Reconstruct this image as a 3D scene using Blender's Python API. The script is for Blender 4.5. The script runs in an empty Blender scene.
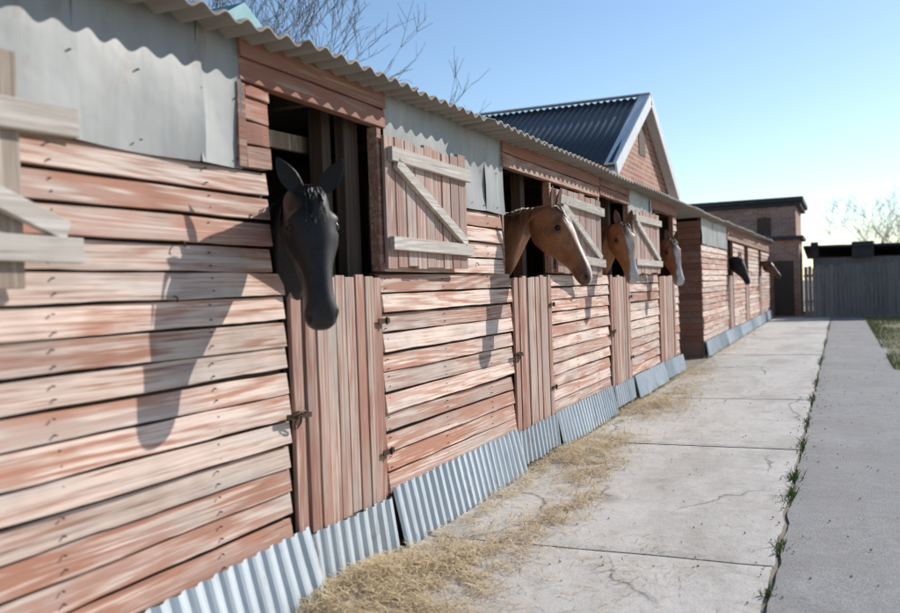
import bpy, math, random
from mathutils import Vector, noise, Matrix
random.seed(7)
R=random.random
def U(a,b): return a+(b-a)*random.random()
sc=bpy.context.scene
COL=sc.collection
# ------------------------------------------------------------------ helpers
def link(o,parent=None):
    COL.objects.link(o)
    if parent: o.parent=parent
    return o
def empty(name):
    e=bpy.data.objects.new(name,None); e.empty_display_size=.2
    return link(e)
def mkobj(name,v,f,mat,parent=None,smooth=False,bevel=0,cols=None):
    me=bpy.data.meshes.new(name); me.from_pydata(v,[],f); me.update()
    if cols is not None:
        ca=me.color_attributes.new('Col','FLOAT_COLOR','POINT')
        flat=[]
        for c in cols: flat+= [c[0],c[1],c[2],1.0]
        ca.data.foreach_set('color',flat)
    if smooth:
        me.polygons.foreach_set('use_smooth',[True]*len(me.polygons))
    me.materials.append(mat)
    o=bpy.data.objects.new(name,me); link(o,parent)
    if bevel:
        b=o.modifiers.new('bevel','BEVEL'); b.width=bevel; b.segments=1; b.limit_method='ANGLE'
    return o
class MB:
    def __init__(s): s.v=[]; s.f=[]
    def box(s,x0,x1,y0,y1,z0,z1):
        n=len(s.v)
        s.v+=[(x0,y0,z0),(x1,y0,z0),(x1,y1,z0),(x0,y1,z0),(x0,y0,z1),(x1,y0,z1),(x1,y1,z1),(x0,y1,z1)]
        s.f+=[(n,n+3,n+2,n+1),(n+4,n+5,n+6,n+7),(n,n+1,n+5,n+4),(n+1,n+2,n+6,n+5),(n+2,n+3,n+7,n+6),(n+3,n,n+4,n+7)]
    def plankY(s,y0,y1,z0,z1,x,th=.022,tilt=.012,jit=.0024):
        """horizontal board running in Y, wavy edges, bottom edge proud"""
        n=max(2,int((y1-y0)/.08)+1); b=len(s.v); sd=U(0,900); bow=U(-.005,.005)
        ends=U(-.006,.006)
        for i in range(n+1):
            t=i/n; y=y0+(y1-y0)*t
            e1=noise.noise((y*3,sd,0))*jit*2+noise.noise((y*14,sd,3))*jit; e2=noise.noise((y*3,sd,9))*jit*2
            bx=noise.noise((y*1.3,sd,5))*.008+bow*math.sin(t*3.14)
            dz=ends*(t-.5)*2
            s.v+=[(x-th+bx,y,z0+e1+dz),(x+tilt+bx,y,z0+e1+dz),(x+bx,y,z1+e2+dz),(x-th+bx,y,z1+e2+dz)]
        for i in range(n):
            a=b+i*4; c=a+4
            for k in range(4):
                s.f.append((a+k,a+(k+1)%4,c+(k+1)%4,c+k))
        s.f.append((b+3,b+2,b+1,b)); e=b+n*4; s.f.append((e,e+1,e+2,e+3))
    def plankZ(s,z0,z1,y0,y1,x,th=.022,jit=.002):
        n=max(2,int((z1-z0)/.12)+1); b=len(s.v); sd=U(0,900); px=U(-.003,.003)
        for i in range(n+1):
            t=i/n; z=z0+(z1-z0)*t
            e1=noise.noise((z*3,sd,0))*jit*2; e2=noise.noise((z*3,sd,9))*jit*2
            s.v+=[(x-th,y0+e1,z),(x-th,y1+e2,z),(x+px,y1+e2,z),(x+px,y0+e1,z)]
        for i in range(n):
            a=b+i*4; c=a+4
            for k in range(4):
                s.f.append((a+k,c+k,c+(k+1)%4,a+(k+1)%4))
        s.f.append((b,b+1,b+2,b+3)); e=b+n*4; s.f.append((e+3,e+2,e+1,e))
    def beam(s,p,q,w,t,up=(1,0,0)):
        p=Vector(p);q=Vector(q);d=(q-p).normalized();u=Vector(up);sd=d.cross(u).normalized()*w/2;u=u*t/2
        n=len(s.v)
        s.v+=[tuple(a+b*sd+c*u) for a in (p,q) for b,c in ((-1,-1),(1,-1),(1,1),(-1,1))]
        s.f+=[(n,n+1,n+2,n+3),(n+7,n+6,n+5,n+4)]+[(n+k,n+4+k,n+4+(k+1)%4,n+(k+1)%4) for k in range(4)]
    def tube(s,pts,rad,seg=8):
        n=len(s.v); m=len(pts)
        for i,p in enumerate(pts):
            p=Vector(p); a=Vector(pts[max(0,i-1)]); c=Vector(pts[min(m-1,i+1)])
            d=(c-a).normalized(); h=Vector((0,0,1)) if abs(d.z)<.9 else Vector((1,0,0))
            e=d.cross(h).normalized(); g=d.cross(e)
            r=rad[i] if isinstance(rad,(list,tuple)) else rad
            for k in range(seg):
                an=2*math.pi*k/seg
                s.v.append(tuple(p+e*math.cos(an)*r+g*math.sin(an)*r))
        for i in range(m-1):
            for k in range(seg):
                a=n+i*seg+k; b=n+i*seg+(k+1)%seg
                s.f.append((a,b,b+seg,a+seg))
        s.f.append(tuple(n+k for k in range(seg))[::-1]); s.f.append(tuple(n+(m-1)*seg+k for k in range(seg)))
    def obj(s,name,mat,parent=None,**k): return mkobj(name,s.v,s.f,mat,parent,**k)

# ------------------------------------------------------------------ materials
class NT:
    def __init__(s,name):
        s.m=bpy.data.materials.new(name); s.m.use_nodes=True; s.t=s.m.node_tree
        s.b=s.t.nodes['Principled BSDF']; s.b.inputs['Specular IOR Level'].default_value=.3
    def n(s,typ,**k):
        x=s.t.nodes.new(typ)
        for a,b in k.items(): setattr(x,a,b)
        return x
    def l(s,a,b): s.t.links.new(a,b)
    def coord(s,scale,offset_random=0):
        tc=s.n('ShaderNodeTexCoord'); mp=s.n('ShaderNodeMapping'); mp.inputs['Scale'].default_value=scale
        if offset_random:
            g=s.n('ShaderNodeNewGeometry'); mu=s.n('ShaderNodeVectorMath',operation='SCALE')
            mu.inputs[0].default_value=(37.,53.,71.); s.l(g.outputs['Random Per Island'],mu.inputs['Scale'])
            ad=s.n('ShaderNodeVectorMath',operation='ADD'); s.l(tc.outputs['Object'],ad.inputs[0]); s.l(mu.outputs[0],ad.inputs[1])
            s.l(ad.outputs[0],mp.inputs[0])
        else: s.l(tc.outputs['Object'],mp.inputs[0])
        return mp.outputs[0]
    def noise(s,vec,scale=1,detail=5,rough=.55,dist=0):
        x=s.n('ShaderNodeTexNoise'); x.inputs['Scale'].default_value=scale; x.inputs['Detail'].default_value=detail
        x.inputs['Roughness'].default_value=rough; x.inputs['Distortion'].default_value=dist; s.l(vec,x.inputs['Vector']); return x.outputs[0]
    def ramp(s,fac,stops,interp='LINEAR'):
        r=s.n('ShaderNodeValToRGB'); r.color_ramp.interpolation=interp
        e=r.color_ramp.elements
        while len(e)<len(stops): e.new(.5)
        for i,(p,c) in enumerate(stops):
            e[i].position=p; e[i].color=(c if len(c)==4 else (*c,1)) if isinstance(c,(tuple,list)) else (c,c,c,1)
        s.l(fac,r.inputs[0]); return r.outputs[0]
    def mix(s,fac,a,b,mode='MIX'):
        x=s.n('ShaderNodeMix',data_type='RGBA',blend_type=mode)
        for sock,val in ((x.inputs[0],fac),(x.inputs[6],a),(x.inputs[7],b)):
            if hasattr(val,'node'): s.l(val,sock)
            elif isinstance(val,(tuple,list)): sock.default_value=(*val,1)
            else: sock.default_value=val
        return x.outputs[2]
    def math(s,op,a,b=0.):
        x=s.n('ShaderNodeMath',operation=op)
        for i,val in enumerate((a,b)):
            if hasattr(val,'node'): s.l(val,x.inputs[i])
            else: x.inputs[i].default_value=val
        return x.outputs[0]
    def rnd(s): return s.n('ShaderNodeNewGeometry').outputs['Random Per Island']
    def bump(s,h,strength=.5,dist=.01):
        b=s.n('ShaderNodeBump'); b.inputs['Strength'].default_value=strength; b.inputs['Distance'].default_value=dist
        s.l(h,b.inputs['Height']); s.l(b.outputs[0],s.b.inputs['Normal'])
    def out(s,col,rough=.8,metal=0):
        if hasattr(col,'node'): s.l(col,s.b.inputs['Base Color'])
        else: s.b.inputs['Base Color'].default_value=(*col,1)
        if hasattr(rough,'node'): s.l(rough,s.b.inputs['Roughness'])
        else: s.b.inputs['Roughness'].default_value=rough
        s.b.inputs['Metallic'].default_value=metal
        return s.m

def wood(name,axis,paintA,paintB,bare,dark,wear=.5,bumpS=.6,cheap=False,grey=.5,gain=1.0):
    """old painted board: paint, worn streaks along the grain, growth-ring figure"""
    t=NT(name)
    sc_=[75,75,75]; sc_[axis]=1.6
    fine=t.noise(t.coord(tuple(sc_),1),1.,3,.65,.2)
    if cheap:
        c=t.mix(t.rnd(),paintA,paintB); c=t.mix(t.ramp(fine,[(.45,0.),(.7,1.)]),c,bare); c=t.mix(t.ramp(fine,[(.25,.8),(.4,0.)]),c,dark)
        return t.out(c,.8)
    sc2=[13,13,13]; sc2[axis]=.9
    blot=t.noise(t.coord(tuple(sc2),1),1.2,4,.72,.4)
    sc3=[9,9,9]; sc3[axis]=.55
    w=t.noise(t.coord(tuple(sc3),1),.6,1,.4,.2)
    rings=t.math('SINE',t.math('MULTIPLY',w,95.))
    big=t.noise(t.coord((1.7,1.7,1.7),0),1.3,3,.68)
    m=t.math('ADD',t.math('MULTIPLY',blot,.50),t.math('MULTIPLY',fine,.50))
    m=t.math('ADD',m,t.math('MULTIPLY',rings,.065))
    m=t.math('ADD',m,t.math('MULTIPLY',t.math('SUBTRACT',big,.5),.36))
    r2=t.math('FRACT',t.math('MULTIPLY',t.rnd(),17.3))
    m=t.math('ADD',m,t.math('MULTIPLY',t.math('SUBTRACT',r2,.5),.20))
    mask=t.ramp(m,[(.550-wear*.2,0.),(.68-wear*.2,1.)])
    paint=t.mix(t.rnd(),paintA,paintB)
    paint=t.mix(t.math('MULTIPLY',fine,.6),paint,tuple(c*.6 for c in paintA))
    barec=t.mix(t.ramp(fine,[(.35,1.),(.6,0.)]),bare,tuple(c*.62 for c in bare))
    c=t.mix(t.math('MULTIPLY',mask,.76),paint,barec)
    # grey, sun-bleached patches
    sc4=[5,5,5]; sc4[axis]=1.2
    gp=t.ramp(t.noise(t.coord(tuple(sc4),1),1.,3,.6),[(.47,0.),(.64,1.)])
    avg=sum(bare)/3*.72
    c=t.mix(t.math('MULTIPLY',gp,grey),c,(avg*1.06,avg*.96,avg*.87))
    cr=t.ramp(fine,[(.29,1.),(.39,0.)])
    c=t.mix(t.math('MULTIPLY',cr,.72),c,dark)
    st=t.ramp(big,[(.50,0.),(.75,1.)])
    c=t.mix(t.math('MULTIPLY',st,.38),c,dark)
    v=t.n('ShaderNodeHueSaturation'); t.l(c,v.inputs['Color']); r3=t.math('FRACT',t.math('MULTIPLY',t.rnd(),41.7)); mm=t.math('ADD',t.math('MULTIPLY',r3,.34*gain),.86*gain); t.l(mm,v.inputs['Value'])
    t.bump(fine,bumpS,.006)
    return t.out(v.outputs[0],.8)
PA=(.40,.185,.12); PB=(.50,.28,.205); BARE=(.74,.60,.51); DK=(.15,.08,.06)
M_plank=wood('painted_planks',1,PA,PB,BARE,DK,.56,gain=1.15)
M_door=wood('painted_door_boards',2,(.34,.16,.11),(.43,.225,.165),(.62,.48,.40),DK,.46,gain=1.08)
M_shut=wood('painted_shutter_boards',2,(.38,.20,.155),(.48,.29,.235),(.64,.51,.44),DK,.46,gain=1.05)
M_frame=wood('painted_frame_boards',1,(.33,.135,.085),(.39,.175,.12),(.52,.36,.28),DK,.34,grey=.2)
M_rail=wood('weathered_rail_wood',1,(.42,.36,.30),(.54,.48,.42),(.72,.67,.61),(.18,.13,.10),.55,grey=.3,gain=1.1)
M_greywood=wood('weathered_grey_wood',2,(.32,.24,.18),(.42,.34,.27),(.58,.51,.44),(.10,.07,.05),.5,grey=.3)
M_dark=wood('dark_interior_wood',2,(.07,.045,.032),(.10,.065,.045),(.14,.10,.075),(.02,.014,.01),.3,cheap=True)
M_darkY=wood('dark_end_planks',1,(.28,.115,.08),(.33,.14,.10),(.38,.24,.19),DK,.3,grey=.2)

def metal(name,base,var,rough=.5,rust=.15,metallic=.2,vert=True):
    t=NT(name)
    n1=t.noise(t.coord((1.3,1.3,1.0)),1.5,4,.62)
    n2=t.noise(t.coord((9,9,.9) if vert else (1,9,9),0),1.5,3,.6)
    c=t.mix(t.ramp(n1,[(.3,0.),(.7,1.)]),base,var)
    c=t.mix(t.math('MULTIPLY',t.ramp(n2,[(.42,0.),(.72,1.)]),.5),c,tuple(x*.6 for x in base))
    r=t.ramp(t.noise(t.coord((4,4,2)),2.2,5,.7),[(.56,0.),(.70,1.)])
    c=t.mix(t.math('MULTIPLY',r,rust),c,(.22,.12,.07))
    c=t.mix(t.math('MULTIPLY',t.rnd(),.3),c,tuple(x*.72 for x in base))
    t.bump(n1,.3,.02)
    return t.out(c,rough,metallic)
M_sheet=metal('galvanised_sheet',(.36,.36,.35),(.27,.275,.27),.5,.4,.2)
M_skirt=metal('ribbed_metal_skirting',(.64,.69,.72),(.52,.57,.60),.45,.55,.15)
M_roof=metal('corrugated_roof',(.27,.225,.19),(.34,.30,.26),.75,.5,0,False)
M_gableroof=metal('dark_corrugated_roof',(.055,.07,.085),(.075,.09,.10),.45,.05,.2,False)
M_white=metal('white_trim_metal',(.76,.78,.80),(.66,.68,.70),.5,.08,0)
M_teal=metal('teal_metal',(.06,.24,.28),(.10,.30,.33),.5,.2,.1)
M_iron=metal('rusty_iron',(.05,.035,.03),(.11,.06,.04),.6,.6,.6)
M_fence=wood('dark_fence_boards',2,(.13,.125,.12),(.19,.18,.17),(.26,.25,.24),(.04,.04,.04),.3,cheap=True)
M_shedroof=metal('dark_shed_roof',(.05,.05,.055),(.08,.07,.07),.8,.3,0)

def brick(name,c1,c2,mort,sc_=1.):
    t=NT(name)
    tc=t.n('ShaderNodeTexCoord'); sp=t.n('ShaderNodeSeparateXYZ'); t.l(tc.outputs['Object'],sp.inputs[0])
    s=t.math('ADD',sp.outputs[0],sp.outputs[1]); cb=t.n('ShaderNodeCombineXYZ'); t.l(s,cb.inputs[0]); t.l(sp.outputs[2],cb.inputs[1])
    b=t.n('ShaderNodeTexBrick'); t.l(cb.outputs[0],b.inputs['Vector'])
    b.inputs['Scale'].default_value=1; b.inputs['Brick Width'].default_value=.25*sc_; b.inputs['Row Height'].default_value=.08*sc_; b.inputs['Mortar Size'].default_value=.009*sc_
    b.inputs['Color1'].default_value=(*c1,1); b.inputs['Color2'].default_value=(*c2,1); b.inputs['Mortar'].default_value=(*mort,1)
    n=t.noise(t.coord((1,1,1)),1.2,4,.6)
    c=t.mix(t.math('MULTIPLY',t.ramp(n,[(.35,0.),(.75,1.)]),.45),b.outputs[0],tuple(x*.55 for x in c1))
    return t.out(c,.9)
M_brick=brick('red_brick',(.36,.14,.085),(.48,.24,.16),(.50,.44,.39))
M_brickd=brick('dark_red_brick',(.36,.16,.11),(.48,.28,.21),(.48,.42,.38),1.15)

def concrete(name,base,warm,dark,scale=1,crack=True,gravel=.0,stain=0.):
    t=NT(name)
    n1=t.noise(t.coord((1,1,1)),.9*scale,5,.66)
    n2=t.noise(t.coord((1,1,1)),7*scale,4,.72)
    n3=t.noise(t.coord((1,1,1)),110,2,.7)
    c=t.mix(t.ramp(n1,[(.32,0.),(.68,1.)]),base,warm)
    c=t.mix(t.math('MULTIPLY',t.ramp(n2,[(.42,0.),(.72,1.)]),.5),c,dark)
    if stain:
        n4=t.noise(t.coord((1.5,.5,1)),1.1,5,.68,.3)
        c=t.mix(t.math('MULTIPLY',t.ramp(n4,[(.47,0.),(.62,1.)]),stain),c,(.30,.265,.22))
        n5=t.noise(t.coord((1,1,1)),3.3,4,.7)
        c=t.mix(t.math('MULTIPLY',t.ramp(n5,[(.58,0.),(.68,1.)]),stain*.8),c,(.24,.21,.17))
    c=t.mix(t.math('MULTIPLY',t.ramp(n3,[(.36,1.),(.50,0.)]),.35+gravel),c,tuple(x*.5 for x in dark))
    c=t.mix(t.math('MULTIPLY',t.ramp(n3,[(.58,0.),(.7,1.)]),.3+gravel),c,tuple(min(1,x*1.3) for x in base))
    h=t.math('ADD',t.math('MULTIPLY',n3,.35),n2)
    if crack:
        v0=t.coord((1,.6,1)); ns=t.n('ShaderNodeTexNoise'); ns.inputs['Scale'].default_value=1.6; ns.inputs['Detail'].default_value=5; t.l(v0,ns.inputs['Vector'])
        vm=t.n('ShaderNodeVectorMath',operation='MULTIPLY_ADD'); t.l(ns.outputs['Color'],vm.inputs[0]); vm.inputs[1].default_value=(.7,.7,0); t.l(v0,vm.inputs[2])
        vo=t.n('ShaderNodeTexVoronoi',feature='DISTANCE_TO_EDGE'); vo.inputs['Scale'].default_value=.45; t.l(vm.outputs[0],vo.inputs['Vector'])
        cr=t.ramp(vo.outputs['Distance'],[(.001,1.),(.005,0.)])
        gate=t.ramp(t.noise(t.coord((1,1,1)),.7,1,.5),[(.48,0.),(.56,1.)])
        cr=t.math('MULTIPLY',cr,gate)
        c=t.mix(t.math('MULTIPLY',cr,.75),c,(.10,.085,.07))
    t.bump(h,.4,.014)
    return t.out(c,.92)
M_conc=concrete('concrete_slab',(.63,.60,.56),(.55,.52,.475),(.45,.42,.38),stain=.42)
M_asph=concrete('old_asphalt',(.37,.36,.35),(.29,.28,.27),(.22,.215,.205),1.2,True,.25,stain=.2)
M_dirt=concrete('dirt_ground',(.33,.27,.20),(.40,.34,.26),(.22,.18,.13),1,False,.2)
M_joint=concrete('joint_soil',(.13,.105,.08),(.17,.14,.10),(.07,.055,.04),2,False,.2)
M_found=concrete('foundation',(.20,.18,.16),(.15,.13,.11),(.08,.07,.06),1,False)
M_verge=concrete('grass_verge_soil',(.18,.17,.09),(.26,.22,.13),(.10,.11,.045),1.6,False,.2)

def simple_rand(name,a,b,rough=.8):
    t=NT(name); c=t.mix(t.rnd(),a,b); return t.out(c,rough)
M_straw=simple_rand('straw',(.80,.66,.43),(.48,.35,.19))
M_grass=simple_rand('grass_blades',(.11,.18,.04),(.27,.26,.10))
M_weed=simple_rand('weeds',(.07,.13,.025),(.16,.21,.06))
M_bark=simple_rand('bark',(.16,.13,.11),(.22,.18,.15))
M_stone=simple_rand('pebbles',(.34,.31,.28),(.20,.18,.16))

def coatmat(name,rough):
    t=NT(name); at=t.n('ShaderNodeAttribute'); at.attribute_name='Col'
    n=t.noise(t.coord((260,260,90)),1,2,.7)
    n2=t.noise(t.coord((14,14,9)),1,3,.65)
    c=t.mix(t.ramp(n,[(.35,.55),(.6,0.)]),at.outputs['Color'],(.0,.0,.0))
    c=t.mix(t.ramp(n2,[(.4,0.),(.7,.35)]),c,(.0,.0,.0))
    t.bump(n,.35,.002)
    r=t.ramp(n2,[(.3,rough-.08),(.7,rough+.14)])
    return t.out(c,r)
M_coat=coatmat('horse_coat',.46)
M_eye=NT('horse_eye').out((.01,.006,.004),.06)

# ------------------------------------------------------------------ layout constants
WX=-2.2
ROW=.1055
stable=empty('stable_building')

planks=MB(); back=MB(); nails=MB()
def plank_rows(y0f,y1f,z0,z1,x=WX):
    z=z0
    while z<z1-.02:
        zt=min(z+ROW,z1); zc=(z+zt)/2
        y0=y0f(zc); y1=y1f(zc)
        if y1-y0>.03:
            cuts=[y0]
            if y1-y0>2.6 and R()<.35: cuts.append(U(y0+.8,y1-.8))
            cuts.append(y1)
            for a,b in zip(cuts[:-1],cuts[1:]):
                planks.plankY(a+.002,b-.002-U(0,.008),z+U(.002,.007),zt-U(.003,.011),x+U(-.007,.007))
            back.box(x-.07,x-.035,y0+.003,y1-.003,z+.0005,zt-.0005)
            if y0<12:
                yy=y0+.04
                while yy<y1:
                    yn=yy+U(-.012,.012)
                    for zz in (z+.025,z+.075):
                        zz+=U(-.008,.008); nails.box(x+.0,x+.0165-(zz-z)*.08,yn,yn+.0045,zz,zz+.0045)
                    yy+=.74
        z=zt
C=lambda v:(lambda z:v)
DT=1.45
plank_rows(C(1.16),lambda z:3.085 if z>DT else 3.17,.29,1.87)
plank_rows(lambda z:4.06 if z>DT else 4.035,lambda z:5.87 if z>DT else 6.01,.29,1.88)
plank_rows(lambda z:7.02 if z>DT else 6.94,lambda z:8.62 if z>DT else 8.95,.29,2.2)
plank_rows(lambda z:9.98 if z>DT else 9.90,lambda z:11.3 if z>DT else 11.66,.29,1.90)
plank_rows(lambda z:12.9 if z>DT else 12.82,C(13.2),.29,2.3)
plank_rows(C(-1.6),C(.12),.29,1.87)
ops2=[(19.5,20.5),(23.2,24.1),(27.3,28.2)]
prev=15.72
for a,b in ops2+[(31.4,31.4)]:
    plank_rows(C(prev),C(a),.29,2.0 if prev<16 else 2.2)
    prev=b
planks.obj('wall_planks',M_plank,stable,bevel=.0025)
back.obj('light_block_lining',M_dark,stable)  # dark lining added behind the planks so no light leaks through
nails.obj('plank_nails',M_iron,stable)

sh=MB()
def sheet(y0,y1,z0,z1):
    y=y0
    while y<y1-.01:
        yy=min(y+U(.55,.9),y1)
        n=10; b=len(sh.v); sd=U(0,99); dx=U(0,.008)
        for i in range(n+1):
            for j in range(7):
                yv=y+(yy-y+.02)*i/n; zv=z0+(z1-z0)*j/6
                sh.v.append((WX+.008+dx+noise.noise((yv*3,zv*3,sd))*.020+(.008 if i==n else 0),yv,zv+noise.noise((yv*2,sd,0))*.010*(j==0)))
        for i in range(n):
            for j in range(6):
                a=b+i*7+j; sh.f.append((a,a+7,a+8,a+1))
        y=yy
sheet(-1.6,.12,1.865,2.42); sheet(1.16,2.87,1.865,2.42); sheet(4.12,5.87,1.875,2.42); sheet(9.98,11.3,1.895,2.45); sheet(15.72,19.45,1.995,2.5)
sh.obj('upper_metal_sheets',M_sheet,stable,smooth=True)
bk=MB()
for a,b,z0 in [(-1.6,.12,1.87),(1.16,2.87,1.87),(4.12,5.87,1.88),(9.98,11.3,1.90),(15.72,19.45,2.0)]:
    bk.box(WX-.06,WX-.03,a,b,z0+.002,2.42)
bk.obj('sheet_light_block',M_dark,stable)  # same added lining behind the sheets, keeps light out of the stalls
nl=MB()
for a,b,z0 in [(1.16,2.87,1.87),(4.12,5.87,1.88)]:
    y=a+.05
    while y<b:
        for z in (z0+.03,z0+.27): nl.box(WX+.012,WX+.022,y,y+.005,z,z+.005)
        y+=U(.2,.35)
nl.obj('sheet_nails',M_iron,stable)

fr=MB()
def lintel(y0,y1,z0,z1,rows=2):
    h=(z1-z0)/rows
    for i in range(rows):
        fr.plankY(y0+U(0,.015),y1-U(0,.015),z0+h*i+.003,z0+h*(i+1)-.003,WX+.025+U(-.004,.006),.05,.004)
def jamb(y0,y1,z0,z1):
    z=z0
    while z<z1-.02:
        zt=min(z+.095,z1); fr.plankY(y0,y1-U(0,.006),z+.003,zt-.003,WX+.01+U(-.003,.006),.06,.004); z=zt
lintel(2.87,4.12,2.215,2.41,2); jamb(2.925,3.09,1.875,2.213); fr.plankZ(1.873,2.213,2.868,2.921,WX+.022,.05)
lintel(.10,1.18,2.215,2.41,2)
lintel(5.87,8.62,2.215,2.42,2)
lintel(8.62,9.98,2.24,2.44,2)
lintel(11.3,13.2,2.30,2.46,1)
lintel(19.46,31.4,2.22,2.52,3)
fr.plankZ(1.46,2.213,4.03,4.075,WX+.016,.06)
fr.plankZ(1.46,2.213,5.872,5.905,WX+.01,.06); fr.plankZ(1.46,2.213,6.985,7.03,WX+.016,.06)
fr.plankZ(1.46,2.238,8.60,8.645,WX+.012,.06); fr.plankZ(1.46,2.238,9.95,9.99,WX+.012,.06)
fr.plankZ(1.46,2.298,11.28,11.33,WX+.012,.06); fr.plankZ(1.46,2.298,12.88,12.92,WX+.012,.06)
for a,b in ops2:
    fr.plankZ(1.46,2.218,a-.03,a+.01,WX+.014,.06); fr.plankZ(1.46,2.218,b-.01,b+.03,WX+.014,.06)
fr.obj('opening_frames',M_frame,stable,bevel=.0025)

def halfdoor(y0,y1,z0=.27,z1=1.435,boards=9,x=WX+.022):
    d=MB(); w=(y1-y0)/boards
    for i in range(boards):
        g=U(.006,.013)
        d.plankZ(z0+U(-.01,.012),z1+U(-.016,.010),y0+w*i+g*.5,y0+w*(i+1)-g*.5,x+U(-.006,.006))
    d.obj('half_door',M_door,stable,bevel=.0025)
    e=MB(); e.box(x-.05,x-.030,y0+.02,y1-.02,z0+.15,z0+.27); e.box(x-.05,x-.030,y0+.02,y1-.02,z1-.25,z1-.13)
    e.box(x-.058,x-.052,y0+.005,y1-.005,z0,z1-.02)
    e.obj('half_door_ledges',M_dark,stable)
halfdoor(.18,1.1); halfdoor(3.185,4.02); halfdoor(6.03,6.925); halfdoor(8.97,9.88); halfdoor(11.69,12.80)
for a,b in ops2: halfdoor(a+.03,b-.03)

ir=MB()
for yl,z in ((3.17,.83),(6.02,.86),(8.96,.86)):
    ir.beam((WX+.04,yl-.07,z),(WX+.04,yl+.11,z-.01),.022,.010)
    ir.tube([(WX+.045+.012*math.cos(a),yl+.035*math.sin(a)*.6,z-.03+.03*math.cos(a)) for a in [k*.7 for k in range(10)]],.004,6)
    ir.tube([(WX+.05,yl-.05,z+.012),(WX+.065,yl-.02,z+.02),(WX+.065,yl+.03,z+.016),(WX+.04,yl+.07,z+.004)],.005,6)
for yl in (3.99,6.9,9.85):
    for z in (.52,1.2):
        ir.beam((WX+.036,yl-.05,z),(WX+.036,yl+.07,z),.028,.006)
        ir.tube([(WX+.042,yl+.03,z-.02),(WX+.042,yl+.03,z+.02)],.006,8)
for (yl,z) in ((2.52,1.56),(2.47,1.36),(5.35,1.52)):
    ir.tube([(WX,yl,z),(WX+.02,yl,z),(WX+.028,yl,z-.010),(WX+.024,yl,z-.02)],.003,6)
ir.obj('latches_and_hinges',M_iron,stable)

def shutter(y0,y1,z0,z1,x,mat,yaw=0,n=8,railover=.02,zbrace=1,parts='shutter',drop=0):
    sb=MB(); w=(y1-y0)/n
    for i in range(n):
        sb.plankZ(z0+U(-.012,.012),z1+U(-.012,.012),w*i+.003,w*(i+1)-U(.003,.009),0,.02)
    rb=MB()
    L=y1-y0
    rt=z1-.11; rl=z0+.13
    rb.beam((.016,.03,rt+.02),(.016,L+railover,rt-.005),.075,.03)
    rb.beam((.016,.02,rl),(.016,L+railover,rl-.015),.07,.03)
    if zbrace: rb.beam((.017,.09,rt-.02),(.017,L-.06,rl+.03),.06,.028)
    M=Matrix.Translation((x,y0,0))@Matrix.Rotation(-yaw,4,'Z')
    for mb,nm,mt in ((sb,parts+'_boards',mat),(rb,parts+'_rails',M_rail)):
        mb.v=[tuple(M@Vector(p)-Vector((0,0,drop*p[1]))) for p in mb.v]
        mb.obj(nm,mt,stable,bevel=.002)
shutter(4.05,5.05,1.475,2.165,WX+.045,M_shut,math.radians(2),9)
shutter(7.05,7.98,1.47,2.17,WX+.05,M_shut,math.radians(9),8,drop=.05)
shutter(10.02,11.1,1.46,2.19,WX+.05,M_shut,math.radians(5),8)
ns=MB()
for i in range(6): ns.plankZ(1.40+U(-.01,.01),2.05+U(-.012,.012),1.2+i*.096,1.2+i*.096+.088,WX+.10,.022)
ns.obj('shutter_boards',M_greywood,stable,bevel=.002)
nr=MB()
nr.beam((WX+.118,1.1,1.865),(WX+.118,1.955,1.885),.085,.03); nr.beam((WX+.118,1.1,1.515),(WX+.118,1.955,1.505),.075,.03)
nr.beam((WX+.119,1.25,1.80),(WX+.119,1.90,1.56),.06,.028)
nr.obj('shutter_rails',M_rail,stable,bevel=.002)
st=MB(); st.beam((WX+.06,1.55,1.86),(WX+.06,1.60,1.86),.05,.06); st.beam((WX+.06,1.55,1.5),(WX+.06,1.60,1.5),.05,.06)
st.obj('shutter_spacers',M_dark,stable)

sk=MB()
def skirt(y0,y1,z0=.0,z1=.30,off=.05,tilt=0):
    per=.088; n=int((y1-y0)/per*6); b=len(sk.v)
    for i in range(n+1):
        y=y0+(y1-y0)*i/n; ph=((y/per)%1.0)
        r=1.0 if ph<.34 else (0.0 if .5<ph<.84 else (1-(ph-.34)/.16 if ph<=.5 else (ph-.84)/.16))
        t=(i/n-.5)*tilt
        wv=noise.noise((y*2,z1,off*50))*.018
        for j in range(4):
            k=j/3; sk.v.append((WX+.033+r*.017+(1-k)*(off+wv),y,z0+(z1-z0)*k+t+noise.noise((y*4,k*2,3))*.010))
    for i in range(n):
        for j in range(3):
            a=b+i*4+j; sk.f.append((a,a+4,a+5,a+1))
for a,b,z0,z1,off,tl in [(-1.6,.9,.0,.29,.05,0),(.92,2.05,.0,.29,.05,.01),(2.03,3.24,.0,.315,.09,.03),(3.25,4.02,.02,.285,.04,-.01),(4.03,5.95,.0,.325,.07,.0),
    (5.97,6.90,.05,.30,.03,.01),(6.93,8.85,.03,.31,.06,0),(8.90,9.85,.07,.29,.03,0),(9.88,11.7,.05,.30,.06,0),(11.72,13.2,.06,.29,.05,-.01),
    (15.72,18.5,.03,.30,.05,0),(18.52,21.3,.03,.30,.06,0),(21.32,24.2,.03,.29,.05,0),(24.22,28,.03,.30,.05,0),(28.02,31.4,.03,.30,.05,0)]:
    skirt(a,b,z0,z1,off,tl)
o=sk.obj('ribbed_skirting',M_skirt,stable); s=o.modifiers.new('s','SOLIDIFY'); s.thickness=.0015

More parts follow.
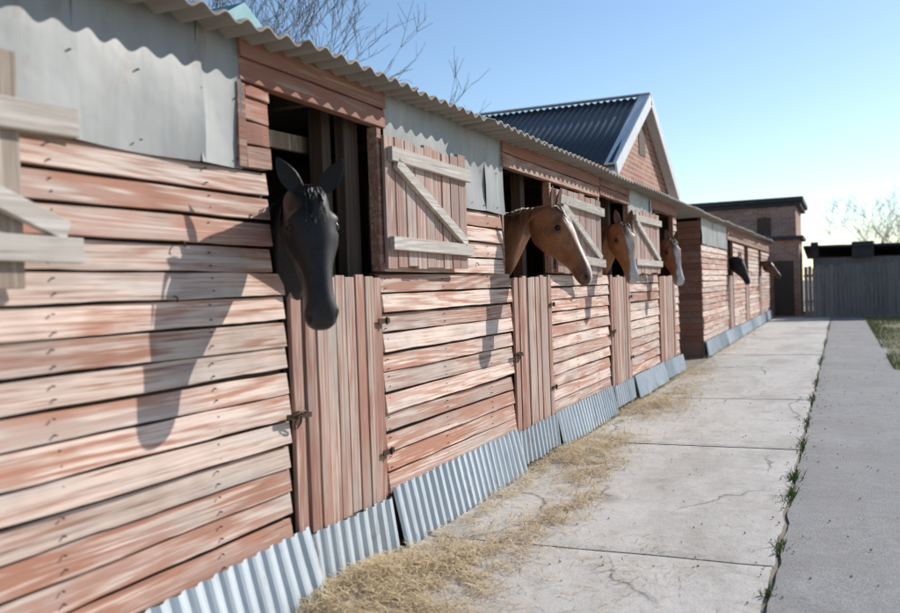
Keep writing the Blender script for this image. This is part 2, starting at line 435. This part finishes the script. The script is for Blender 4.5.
fo=MB(); fo.box(WX-.12,WX+.01,-1.6,13.2,-.1,.285); fo.box(WX-.12,WX+.01,15.72,31.4,-.1,.285); fo.obj('foundation',M_found,stable)
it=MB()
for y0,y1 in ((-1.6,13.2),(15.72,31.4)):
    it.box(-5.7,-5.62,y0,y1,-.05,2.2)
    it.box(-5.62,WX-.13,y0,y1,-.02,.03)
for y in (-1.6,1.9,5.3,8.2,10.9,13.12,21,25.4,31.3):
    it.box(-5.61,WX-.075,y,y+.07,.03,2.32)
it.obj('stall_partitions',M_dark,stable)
ed=MB(); z=.29
while z<2.35:
    ed.box(-5.6,WX+.0,15.68,15.70,z+.003,z+ROW-.004); z+=ROW
ed.box(-5.6,WX-.05,15.702,15.715,.0,2.4)
ed.obj('end_wall_planks',M_darkY,stable)
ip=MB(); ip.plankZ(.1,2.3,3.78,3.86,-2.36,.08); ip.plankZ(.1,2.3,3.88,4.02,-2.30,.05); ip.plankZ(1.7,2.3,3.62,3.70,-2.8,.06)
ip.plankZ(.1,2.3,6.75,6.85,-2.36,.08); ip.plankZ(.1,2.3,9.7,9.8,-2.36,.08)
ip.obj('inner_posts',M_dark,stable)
ip=MB(); ip.plankZ(1.2,2.3,3.50,3.58,-2.9,.03); ip.beam((-2.5,3.15,2.1),(-2.5,4.0,2.12),.08,.03); ip.obj('inner_boards',M_greywood,stable)

def roof(name,y0,y1,xe,zfun,xb,zb,per=.13,amp=.015):
    r=MB(); n=int((y1-y0)/per*8); nx=4
    for i in range(n+1):
        y=y0+(y1-y0)*i/n
        sheetid=int(y/1.05); random.seed(sheetid*13+5); jx=U(-.025,.03); jz=U(-.010,.010)
        for j in range(nx):
            k=j/(nx-1); xx=(xe+jx)*(1-k)+xb*k; z=zfun(y)*(1-k)+zb*k
            r.v.append((xx,y,z+jz+amp*math.sin(2*math.pi*y/per)+noise.noise((y*.7,k,0))*.016))
    for i in range(n):
        for j in range(nx-1):
            a=i*nx+j; r.f.append((a,a+1,a+nx+1,a+nx))
    o=r.obj(name,M_roof,stable,smooth=True); s=o.modifiers.new('s','SOLIDIFY'); s.thickness=.009; s.offset=0
    return o
ez=lambda y:2.395+.006*(y-2)*(y<14)+(.072+.0068*(y-14))*(y>=14)
roof('corrugated_roof',-1.8,31.7,-2.01,ez,-5.9,2.36)
random.seed(21)
fa=MB()
y=-1.5
while y<31.3:
    if not 13.1<y<15.7: fa.box(-5.6,-2.27,y,y+.06,2.28+.0,2.355)
    y+=1.03
fa.obj('rafters',M_dark,stable)
inf=MB()
for a,b in ((-1.6,13.2),(15.72,31.4)):
    y=a
    while y<b-.01:
        yy=min(y+1.0,b); inf.box(WX-.05,WX-.012,y,yy,2.30,ez(y)-.02); y=yy
inf.obj('wall_plate',M_darkY,stable)
v=MB(); v.box(-3.05,-2.8,3.55,3.8,2.35,2.74)
v.obj('vent_box',M_greywood,stable)
v=MB(); v.v+=[(-3.15,3.47,2.72),(-2.72,3.47,2.72),(-2.72,3.88,2.72),(-3.15,3.88,2.72),(-3.15,3.67,2.84),(-2.72,3.67,2.84)]
v.f+=[(0,1,5,4),(2,3,4,5),(0,4,3),(1,2,5),(0,3,2,1)]; v.obj('vent_cap',M_teal,stable)

# ------------------------------------------------------------------ gabled brick house over the passage
gh=empty('brick_gatehouse')
Y0,Y1,YA=12.35,16.75,14.6; XF,XB=-2.95,-6.0; ZE,ZR=3.12,4.36
g=MB()
for x0,x1 in ((XF-.25,XF),(XB,XB+.25)):
    b=len(g.v); g.v+=[(x,yy,zz) for x in (x0,x1) for yy,zz in ((Y0,2.3),(Y1,2.3),(Y1,ZE),(YA,ZR-.02),(Y0,ZE))]
    g.f+=[(b+4,b+3,b+2,b+1,b),(b+5,b+6,b+7,b+8,b+9)]+[(b+k,b+(k+1)%5,b+5+(k+1)%5,b+5+k) for k in range(5)]
g.box(XB+.25,XF-.25,Y0,Y0+.25,0,ZE-.02); g.box(XB+.25,XF-.25,Y1-.25,Y1,0,ZE-.02)
g.obj('brick_walls',M_brick,gh)
rr=MB()
for side in (-1,1):
    ye=YA+side*(2.55); n=60
    x0,x1=XB-.15,XF+.16
    for i in range(n*4+1):
        x=x0+(x1-x0)*i/(n*4)
        a=.016*math.sin(i*math.pi/4)
        for k in (0,.5,1):
            rr.v.append((x,YA+(ye-YA)*k,ZR+.04+(2.98-ZR)*k+a))
    base=0 if side<0 else (n*4+1)*3
    for i in range(n*4):
        for j in range(2):
            q=base+i*3+j; rr.f.append((q,q+3,q+4,q+1))
o=rr.obj('dark_roof_sheets',M_gableroof,gh,smooth=True); s=o.modifiers.new('s','SOLIDIFY'); s.thickness=.012
tr=MB()
for side in (-1,1):
    tr.beam((XF+.17,YA,ZR+.0),(XF+.17,YA+side*2.6,2.935),.19,.03)
    tr.beam((XF+.08,YA+side*.02,ZR+.085),(XF+.08,YA+side*2.58,3.01),.17,.012,up=(0,side*.47,.88))
    tr.beam((XF+.075,YA+side*.06,ZR-.06),(XF+.075,YA+side*2.56,2.915),.145,.012,up=(0,side*.47,.88))
tr.beam((XB-.15,YA,ZR+.095),(XF+.18,YA,ZR+.095),.16,.02,up=(0,0,1))
tr.obj('white_bargeboards',M_white,gh)
tr=MB(); tr.box(XF,XF+.012,14.35,14.85,3.45,3.95); tr.obj('gable_vent',M_dark,gh)

bb=empty('flat_roofed_brick_building')
b=MB(); b.box(-6.2,-1.5,36,41,0,4.25); b.obj('main_block',M_brickd,bb)
b=MB(); b.box(-6.45,-1.22,35.75,41.2,4.25,4.42); b.box(-6.35,-1.32,35.85,41.1,4.10,4.247); b.obj('roof_cornice',M_shedroof,bb)
b=MB(); b.box(-3.4,-1.3,33.2,35.98,0,2.7); b.obj('lower_wing',M_brick,bb)
b=MB(); b.box(-3.6,-1.15,33.0,35.98,2.70,2.82); b.obj('wing_roof',M_shedroof,bb)
b=MB(); b.box(-2.15,-1.5,33.16,33.197,0,1.95); b.box(-2.9,-2.4,35.96,35.997,3.0,3.7); b.box(-5.0,-4.3,35.96,35.997,3.0,3.7); b.obj('door_and_windows',M_dark,bb)

fe=MB(); x=-1.08
while x<14:
    w=U(.10,.13); fe.box(x,x+w,31.0+U(-.012,.012),31.03,.02,1.70+U(-.05,.04)+.02*math.sin(x)); x+=w+U(.006,.024)
fe.box(-1.1,14,31.045,31.09,.5,.58); fe.box(-1.1,14,31.045,31.09,1.35,1.43)
fe.obj('board_fence',M_fence)
shd=empty('shed'); b=MB(); b.box(-.9,9,34.5,38,0,2.0); b.obj('shed_walls',M_fence,shd)
b=MB(); b.beam((-1.2,36.2,2.28),(9.2,36.2,2.12),4.2,.07,up=(0,.08,1)); b.obj('shed_roof',M_shedroof,shd)
b=MB(); b.box(.4,1.1,34.2,35.2,2.0,2.55); b.box(-.95,-.7,34.2,34.45,2.0,2.6); b.obj('shed_stacks',M_shedroof,shd)

# ------------------------------------------------------------------ ground
g=MB(); g.v=[(-400,-400,0),(400,-400,0),(400,400,0),(-400,400,0)]; g.f=[(0,1,2,3)]; g.obj('ground',M_dirt)
def sheetgrid(x0,x1,y0,y1,z,nx,ny,edge=.01,amp=.004):
    g=MB()
    for i in range(nx+1):
        for j in range(ny+1):
            x=x0+(x1-x0)*i/nx; y=y0+(y1-y0)*j/ny
            if i in(0,nx): x+=noise.noise((x*3,y*3.1,1))*edge*2+noise.noise((x,y*14,4))*edge
            if j in(0,ny): y+=noise.noise((x*3,y*3,7))*edge*2+noise.noise((x*14,y,4))*edge
            zz=z+noise.noise((x*.9,y*.9,2))*amp
            if i in (0,nx) or j in (0,ny): zz-=.006
            g.v.append((x,y,zz))
    for i in range(nx):
        for j in range(ny):
            a=i*(ny+1)+j; g.f.append((a,a+ny+1,a+ny+2,a+1))
    return g
lane=empty('concrete_path')
ys=[-4,-1.6,1.4,4.28,7.25,10.2,13.3,16.2,19.4,22.3,25.3,28.4,31.2]
for a,b_ in zip(ys[:-1],ys[1:]):
    sheetgrid(-2.08,-.322,a+.008,b_-.008,.022+U(-.005,.005),14,60,.009).obj('slab',M_conc,lane,smooth=True)
sheetgrid(-2.05,-.25,-4,31.2,.005,2,20,.0,.0).obj('joint_soil',M_joint,lane)
sheetgrid(-.298,.72,-6,32.5,.018,12,500,.010,.012).obj('asphalt_strip',M_asph,smooth=True)
sheetgrid(-2.2,-1.0,31.25,33.1,.012,4,4,.03,.004).obj('dirt_yard',M_dirt)
sheetgrid(.70,14,-6,30.9,.008,10,60,.05,.002).obj('grass_verge',M_verge)

sv=MB()
def strand(x,y,z,L,w,ang,el):
    n=len(sv.v); dx,dy=math.cos(ang)*math.cos(el)*L/2,math.sin(ang)*math.cos(el)*L/2; dz=math.sin(el)*L/2
    px,py=-math.sin(ang)*w/2,math.cos(ang)*w/2; k=U(-.01,.01)
    z=max(z,.026+abs(dz))
    sv.v+=[(x-dx-px,y-dy-py,z-dz),(x-dx+px,y-dy+py,z-dz),(x+k+px,y+k+py,z+.003),(x+k-px,y+k-py,z+.003),(x+dx+px,y+dy+py,z+dz),(x+dx-px,y+dy-py,z+dz)]
    sv.f+=[(n,n+3,n+2,n+1),(n+3,n+5,n+4,n+2)]
def pile(cx,cy,rx,ry,cnt,h=.05,Lm=.09):
    for _ in range(cnt):
        a=random.gauss(0,.5); b_=random.gauss(0,.5); x=cx+a*rx; y=cy+b_*ry
        if x<WX+.02: x=WX+.02+R()*.1
        if noise.noise((x*6,y*6,3))<-.12 and R()<.75: continue
        z=.024+R()*h*math.exp(-(a*a+b_*b_)*2)
        strand(x,y,z,U(.3,1.3)*Lm,U(.002,.004),U(0,6.28),random.gauss(0,.25))
pile(-1.95,3.35,.32,.75,5600,.11); pile(-1.75,3.9,.28,.5,2000,.04); pile(-1.6,3.3,.3,.5,1200,.02)
pile(-1.55,4.6,.22,.6,900,.012); pile(-1.5,5.1,.15,.6,700,.01)
pile(-1.9,6.6,.32,.8,3600,.07); pile(-1.62,6.0,.2,.7,1200,.015); pile(-1.8,7.3,.3,.6,1200,.02)
pile(-1.85,9.4,.38,1.0,3400,.07,.11); pile(-1.8,10.6,.3,1.2,1500,.03,.11)
pile(-1.95,12.8,.3,1.8,2200,.04,.12); pile(-2.0,5.3,.14,1.1,1000,.02)
pile(-2.0,17,.25,3,1100,.03,.14); pile(-2.0,22,.25,4,900,.03,.14); pile(-2.05,8.3,.15,3,1000,.02)
pile(-1.1,4.0,.5,.5,260,.004,.06); pile(-1.2,7.8,.5,1.2,350,.004,.07)
for _ in range(2200): strand(-2.1+1.75*R()**1.4,3+R()**1.5*16,.026,U(.02,.08),.0026,U(0,6.28),U(-.05,.05))
sv.obj('straw',M_straw)
pb=MB()
for _ in range(420):
    x=random.choice([U(-2.1,-.3),-.3+random.gauss(0,.05),U(-.25,.8)]); y=2.8+R()**1.4*14; r=U(.002,.007)
    n=len(pb.v); z=.026
    for k in range(5):
        a=k*1.257; pb.v.append((x+math.cos(a)*r*U(.7,1.2),y+math.sin(a)*r*U(.7,1.2),z-.004))
    for k in range(5):
        a=k*1.257; pb.v.append((x+math.cos(a)*r*.6,y+math.sin(a)*r*.6,z+r*U(.4,.9)))
    pb.f.append(tuple(n+5+k for k in range(5))); pb.f+=[(n+k,n+(k+1)%5,n+5+(k+1)%5,n+5+k) for k in range(5)]
pb.obj('pebbles',M_stone)
def blades(mb,x,y,z,h,w,lean):
    n=len(mb.v); a=U(0,6.28); cx,cy=math.cos(a),math.sin(a); l=U(0,lean)*h; b_=U(0,6.28); lx,ly=math.cos(b_)*l,math.sin(b_)*l
    mb.v+=[(x-cx*w,y-cy*w,z),(x+cx*w,y+cy*w,z),(x+cx*w*.7+lx*.4,y+cy*w*.7+ly*.4,z+h*.6),(x-cx*w*.7+lx*.4,y-cy*w*.7+ly*.4,z+h*.6),(x+lx,y+ly,z+h)]
    mb.f+=[(n,n+1,n+2,n+3),(n+3,n+2,n+4)]
gr=MB()
for _ in range(28000):
    y=8+R()*22.5; x=.66+R()**1.9*5
    if noise.noise((x*.9,y*.5,0))+U(-.25,.25)<-.12: continue
    blades(gr,x,y,0.01,U(.02,.085),U(.0025,.005),.9)
gr.obj('grass',M_grass)
wd=MB()
for cy,cnt,r in ((3.9,30,.1),(4.6,40,.12),(5.7,80,.22),(6.25,120,.16),(7.4,80,.3),(8.6,60,.4),(10.2,100,.3),(12,80,.6),(15,120,1),(19,120,1.5),(25,150,3)):
    for _ in range(cnt):
        y=cy+random.gauss(0,.5)*r; blades(wd,-.31+random.gauss(0,.018),y,.0,U(.025,.07),U(.002,.005),1.2)
wd.obj('weeds',M_weed)

def tree(name,base,h,spread,seed,depth=6,r0=.14,children=3):
    random.seed(seed); mb=MB()
    def br(p,d,L,r,dep):
        pts=[p]; rad=[r]; q=Vector(p); dd=Vector(d)
        for i in range(3):
            dd=(dd+Vector((U(-.16,.16),U(-.16,.16),U(-.05,.12)))).normalized(); q=q+dd*L/3; pts.append(q.copy()); rad.append(r*(1-.13*(i+1)))
        mb.tube(pts,rad,6 if dep>3 else 3)
        if dep<=0: return
        for c in range(children if dep<depth else children+1):
            t=U(.35,1.0) if c else 1.0; k=min(2,int(t*3)); s_=pts[k].lerp(pts[k+1],t*3-k) if k<3 else pts[3]
            ax=Vector((U(-1,1),U(-1,1),U(-.3,.7))).normalized(); nd=(dd+ax*spread).normalized()
            br(s_,nd,L*U(.62,.82),max(.005,rad[3]*U(.5,.7)),dep-1)
    br(Vector(base),Vector((0,0,1)),h*.3,r0,depth)
    mb.obj(name,M_bark); random.seed(seed+1)
tree('bare_tree',(-8.6,12.2,0),9.0,.75,11,6,.15)
tree('bare_tree',(-10.9,12.6,0),9.2,.8,4,6,.15)
tree('bare_tree',(-10.5,21,0),7.4,.7,9,5,.13)
tree('bare_tree',(1.6,50,0),7.4,.9,5,6,.16)
tree('bare_tree',(4.0,52,0),7.4,.9,15,6,.16)

# ------------------------------------------------------------------ horses
def cr(a,b,c,d,t):
    return tuple(.5*((2*b[i])+(-a[i]+c[i])*t+(2*a[i]-5*b[i]+4*c[i]-d[i])*t*t+(-a[i]+3*b[i]-3*c[i]+d[i])*t**3) for i in range(len(b)))
def sm(x): x=max(0,min(1,x)); return x*x*(3-2*x)
def horse(poll,pitch,yaw_head,yaw_body,coat,maneC,muzzC,blaze=None,s=.95,seed=1,earspread=.35,earback=.0):
    random.seed(seed)
    root=empty('horse')
    ph=math.radians(pitch); yh=math.radians(yaw_head); yb=math.radians(yaw_body)
    def H2(a,b): return (a*math.cos(ph)+b*math.sin(ph), -a*math.sin(ph)+b*math.cos(ph))
    def psi(u): return yb+(yh-yb)*sm((u+.85)/.62)
    N=600; umin=-2.6; P=[(0.,0.)]; du=-umin/N
    for i in range(N):
        u=-i*du-du/2; x,y=P[-1]; P.append((x-math.cos(psi(u))*du,y-math.sin(psi(u))*du))
    def pos(u,v,x):
        if u>=0: px,py=u*math.cos(yh),u*math.sin(yh)
        else:
            k=min(N-1e-6,-u/du); i=int(k); f=k-i; px=P[i][0]*(1-f)+P[i+1][0]*f; py=P[i][1]*(1-f)+P[i+1][1]*f
        a=psi(u)
        return (poll[0]+s*(px-math.sin(a)*x),poll[1]+s*(py+math.cos(a)*x),poll[2]+s*v)
    S=[]
    def body(t,b,w): S.append((t[0],t[1],b[0],b[1],w,0.,-1.))
    body((-2.38,-.62),(-2.37,-.70),.03); body((-2.34,-.48),(-2.34,-.84),.14); body((-2.2,-.40),(-2.22,-.98),.22); body((-1.98,-.37),(-2.0,-1.04),.27)
    body((-1.65,-.42),(-1.65,-1.08),.29); body((-1.3,-.42),(-1.2,-1.10),.28); body((-1.04,-.32),(-.86,-1.06),.235); body((-.86,-.22),(-.70,-.90),.190)
    body((-.66,-.11),(-.60,-.74),.145); body((-.46,-.025),(-.49,-.60),.120); body((-.25,.012),(-.37,-.45),.106)
    def head(a,tb,bb_,w,k=0.):
        t=H2(a,tb); b=H2(a+ (0.03 if a<.1 else 0),bb_); S.append((t[0],t[1],b[0],b[1],w,k,a))
    head(-.035,-.005,-.250,.092); head(.02,.022,-.268,.096,.1); head(.08,.040,-.282,.102,.15); head(.15,.045,-.282,.112,.2)
    head(.22,.040,-.262,.108,.2); head(.29,.028,-.228,.090,.12); head(.36,.017,-.190,.076,.05); head(.43,.009,-.160,.067,.02)
    head(.49,.003,-.146,.065,.0); head(.54,-.004,-.143,.071,0); head(.58,-.016,-.140,.072,0); head(.612,-.034,-.130,.062); head(.632,-.056,-.112,.038); head(.638,-.075,-.095,.012)
    rings=[]; M=7; K=48
    for i in range(len(S)-1):
        a=S[max(0,i-1)];b=S[i];c=S[i+1];d=S[min(len(S)-1,i+2)]
        for j in range(M): rings.append(cr(a,b,c,d,j/M))
    rings.append(S[-1])
    V=[];F=[];Cc=[]
    G=lambda a,a0,r:math.exp(-((a-a0)/r)**2)
    for (tu,tv,bu,bv,w,k,a) in rings:
        cu,cv=(tu+bu)/2,(tv+bv)/2; hu,hv=(tu-bu)/2,(tv-bv)/2
        for q in range(K):
            th=2*math.pi*q/K; cs,sn=math.cos(th),math.sin(th)
            ish=sm((a+.3)/.3) if a>-1 else 0
            p=.82 if ish else .95
            c2=math.copysign(abs(cs)**p,cs); s2=math.copysign(abs(sn)**p,sn)
            x=w*s2*(1+k*cs)
            f=c2
            push=0
            if ish:
                side=math.copysign(1,sn) if abs(sn)>.05 else 0
                push+=.020*G(a,.135,.035)*G(cs,.74,.2)
                push-=.014*G(a,.170,.025)*G(cs,.45,.14)
                push+=.006*G(a,.19,.02)*G(cs,.28,.10)
                push-=.014*G(a,.085,.03)*G(cs,.70,.22)
                push+=.015*G(a,.25,.08)*G(cs,.22,.10)
                push+=.014*G(a,.14,.08)*G(cs,-.45,.35)
                push-=.018*G(a,.37,.07)*G(cs,-.15,.3)
                push+=.012*G(a,.570,.028)*G(cs,.35,.28)
                push-=.034*G(a,.588,.017)*G(cs,.42,.15)
                if a>.46: push-=.012*G(cs,-.42,.08)*sm((a-.46)/.03)
                if a>.55: push-=.004*G(cs,-.95,.2)
            x+=side*push if ish else 0
            u=cu+hu*f; v=cv+hv*f
            V.append(pos(u,v,x))
            n_=noise.noise((u*4,v*4,x*6+seed))*.5+.5
            col=[c_*(.8+.4*n_) for c_ in coat]
            if ish:
                m=sm((a-.44)/.12); col=[col[i]*(1-m*.8)+muzzC[i]*m*.8 for i in range(3)]
                e=G(a,.165,.035)*G(cs,.42,.25); col=[c_*(1-.7*e) for c_ in col]
                nn=G(a,.588,.020)*G(cs,.42,.18); col=[c_*(1-.97*nn) for c_ in col]
                mo=(G(cs,-.42,.06) if a>.48 else 0); col=[c_*(1-.7*mo) for c_ in col]
                if blaze:
                    bw=blaze(a)+.006*noise.noise((a*14,x*9,seed))
                    if cs>0 and abs(x)<bw:
                        m2=sm((bw-abs(x))/.008); col=[col[i]*(1-m2)+(.76,.70,.64)[i]*m2 for i in range(3)]
            Cc.append(col)
    nr=len(rings)
    for i in range(nr-1):
        for q in range(K):
            a_=i*K+q; b_=i*K+(q+1)%K; F.append((a_,b_,b_+K,a_+K))
    F.append(tuple(range(K))[::-1]); F.append(tuple((nr-1)*K+q for q in range(K)))
    mkobj('body_and_head',V,F,M_coat,root,smooth=True,cols=Cc)
    for sd in (-1,1):
        e=MB(); cu,cv=H2(.165,-.030); c=Vector(pos(cu,cv,sd*.101)); r=.023*s
        for i in range(9):
            for j in range(12):
                t=math.pi*i/8; f=2*math.pi*j/12; e.v.append((c.x+r*math.sin(t)*math.cos(f),c.y+r*math.sin(t)*math.sin(f),c.z+r*math.cos(t)))
        for i in range(8):
            for j in range(12): e.f.append((i*12+j,i*12+(j+1)%12,(i+1)*12+(j+1)%12,(i+1)*12+j))
        e.obj('eye',M_eye,root,smooth=True)
    for sd in (-1,1):
        V=[];F=[];Cc=[]; L=.165; K2=16; n=12
        b0=H2(.0,.005)
        for i in range(n+1):
            t=i/n; wd_=(.026+.017*math.sin(min(1,t*1.7)*math.pi*.5))*(1-t**2.4)+.0015
            uu=b0[0]+(.10-earback)*L*t; vv=b0[1]+L*t*(1-.15*earspread); xx=sd*(.055+L*t*earspread*(1-.2*t))
            for q in range(K2):
                th=2*math.pi*q/K2
                ox=math.cos(th)*wd_; ob=math.sin(th)*wd_*.6
                if ob>0: ob=-ob*.3+wd_*.1
                V.append(pos(uu+ob,vv-ox*sd*earspread*.8,xx+ox))
                inner=math.sin(th)>.15 and .05<t<.92
                Cc.append([c_*(.35 if inner else .9) for c_ in coat])
        for i in range(n):
            for q in range(K2):
                a_=i*K2+q;b_=i*K2+(q+1)%K2; F.append((a_,b_,b_+K2,a_+K2))
        F.append(tuple(n*K2+q for q in range(K2)))
        mkobj('ear',V,F,M_coat,root,smooth=True,cols=Cc)
    V=[];F=[];Cc=[]
    def strip(pts,w):
        n=len(V)
        for i,p in enumerate(pts):
            ww=w*(1-.75*i/(len(pts)-1)); V.append((p[0],p[1]-ww*.5,p[2]+ww*.3)); V.append((p[0]+ww*.3,p[1]+ww*.5,p[2])); Cc.append(maneC); Cc.append([c*1.25 for c in maneC])
        for i in range(len(pts)-1): F.append((n+2*i,n+2*i+1,n+2*i+3,n+2*i+2))
    crest=[(-.02,.0),(-.25,.012),(-.46,-.025),(-.66,-.11),(-.86,-.22)]; wids=[.09,.106,.12,.145,.19]
    for k in range(340):
        t=R()*3.99; i=int(t); f=t-i; u=crest[i][0]*(1-f)+crest[i+1][0]*f; v=crest[i][1]*(1-f)+crest[i+1][1]*f; w=wids[i]*(1-f)+wids[i+1]*f
        Lh=U(.07,.17); sdd=1 if R()<.85 else -1; pts=[]
        for j in range(6):
            g_=j/5; pts.append(pos(u+U(-.005,.005)-.02*g_,v+.012*math.sin(g_*3)+.004-Lh*g_*g_*.8-Lh*.2*g_,sdd*(w*math.sin(min(1,g_*1.2)*1.57)*.9+.003)))
        strip(pts,.010)
    for k in range(80):
        Lh=U(.07,.19); x0=U(-.035,.035); pts=[]
        for j in range(6):
            g_=j/5; cu,cv=H2(-.01+Lh*g_,.034+.020*math.sin(g_*2.4)+U(0,.004)); pts.append(pos(cu,cv,x0*(1+.6*g_)+U(-.003,.003)))
        strip(pts,.008)
    mkobj('mane',V,F,M_coat,root,cols=Cc)
    zf=-(poll[2]-.04)/s
    for (u,side,hind) in ((-.98,1,0),(-.98,-1,0),(-2.08,1,1),(-2.08,-1,1)):
        if hind: j=[(u+.05,-.75,.17),(u+.12,-1.0,.12),(u-.06,-1.28,.06),(u-.04,-1.42,.042),(u-.02,-1.70,.036),(u+.03,-1.80,.04),(u+.06,zf+.08,.05),(u+.07,zf,.062)]
        else: j=[(u+.05,-.8,.13),(u+.03,-1.0,.09),(u+.02,-1.3,.052),(u+.02,-1.38,.05),(u+.02,-1.66,.034),(u+.03,-1.78,.042),(u+.06,zf+.08,.048),(u+.07,zf,.06)]
        mb=MB(); mb.tube([pos(a,b,side*.16) for a,b,_ in j],[r*s for _,_,r in j],12)
        mkobj('leg',mb.v,mb.f,M_coat,root,smooth=True,cols=[coat]*len(mb.v))
    mb=MB(); mb.tube([pos(-2.36+.0,-.55,0),pos(-2.44,-.7,0),pos(-2.46,-1.1,0),pos(-2.44,-1.45,0)],[.03,.05,.06,.01],8)
    mkobj('tail',mb.v,mb.f,M_coat,root,cols=[maneC]*len(mb.v),smooth=True)
BLK=(.026,.022,.022)
horse((-1.93,2.985,1.765),72,-42,10,BLK,(.012,.011,.011),(.040,.035,.036),seed=1,earspread=.75,s=.875)
horse((-1.93,6.30,1.93),60,-4,0,(.36,.15,.065),(.10,.045,.025),(.15,.085,.06),blaze=lambda a:.020+.012*math.exp(-((a-.1)/.05)**2),seed=2,earspread=.25,s=.97)
horse((-1.98,8.76,1.94),68,-46,0,(.42,.175,.07),(.27,.13,.07),(.34,.23,.19),blaze=lambda a:.032+.018*math.exp(-((a-.1)/.06)**2)+.02*sm((a-.45)/.1),seed=3,earspread=.35,s=.95)
horse((-1.98,11.50,1.88),68,-44,0,(.34,.14,.065),(.12,.06,.03),(.38,.30,.26),blaze=lambda a:.036+.02*sm((a-.4)/.1),seed=4,earspread=.35,s=.93)
horse((-1.98,19.85,1.82),66,-10,0,BLK,BLK,BLK,seed=5,s=.95)
horse((-1.95,27.7,1.86),50,0,0,(.16,.07,.04),BLK,(.08,.05,.04),seed=6,s=.95)

# ------------------------------------------------------------------ light
sd=Vector((.54,.90,.58)).normalized()
el=math.asin(sd.z); az=math.atan2(sd.x,sd.y)
L=bpy.data.lights.new('sun','SUN'); L.energy=5.0; L.angle=math.radians(.53); L.color=(1,.955,.89)
lo=bpy.data.objects.new('sun',L); link(lo); lo.rotation_euler=sd.to_track_quat('Z','Y').to_euler(); lo.location=(5,10,12)
w=bpy.data.worlds.new('World'); sc.world=w; w.use_nodes=True
nt=w.node_tree; bg=nt.nodes['Background']; sky=nt.nodes.new('ShaderNodeTexSky'); sky.sky_type='NISHITA'; sky.sun_disc=False
sky.sun_elevation=el; sky.sun_rotation=az; sky.air_density=1.0; sky.dust_density=.2; sky.ozone_density=2.6
nt.links.new(sky.outputs[0],bg.inputs[0]); bg.inputs[1].default_value=.15
sc.view_settings.view_transform='Standard'; sc.view_settings.look='None'; sc.view_settings.exposure=0

# ------------------------------------------------------------------ camera
cam=bpy.data.cameras.new('camera'); co=bpy.data.objects.new('camera',cam); link(co)
cam.sensor_width=36; cam.lens=35; cam.clip_end=2000
yaw=math.radians(24.08); pitch=-math.atan(16.85/875); roll=.035
fwd=Vector((-math.sin(yaw)*math.cos(pitch),math.cos(yaw)*math.cos(pitch),math.sin(pitch)))
rgt=Vector((math.cos(yaw),math.sin(yaw),0)); up=rgt.cross(fwd)
r2=rgt*math.cos(roll)-up*math.sin(roll); u2=up*math.cos(roll)+rgt*math.sin(roll)
m=Matrix((r2,u2,-fwd)).transposed().to_4x4(); m.translation=(0,0,1.35); co.matrix_world=m
cam.dof.use_dof=True; cam.dof.focus_distance=6.0; cam.dof.aperture_fstop=2.0
sc.camera=co
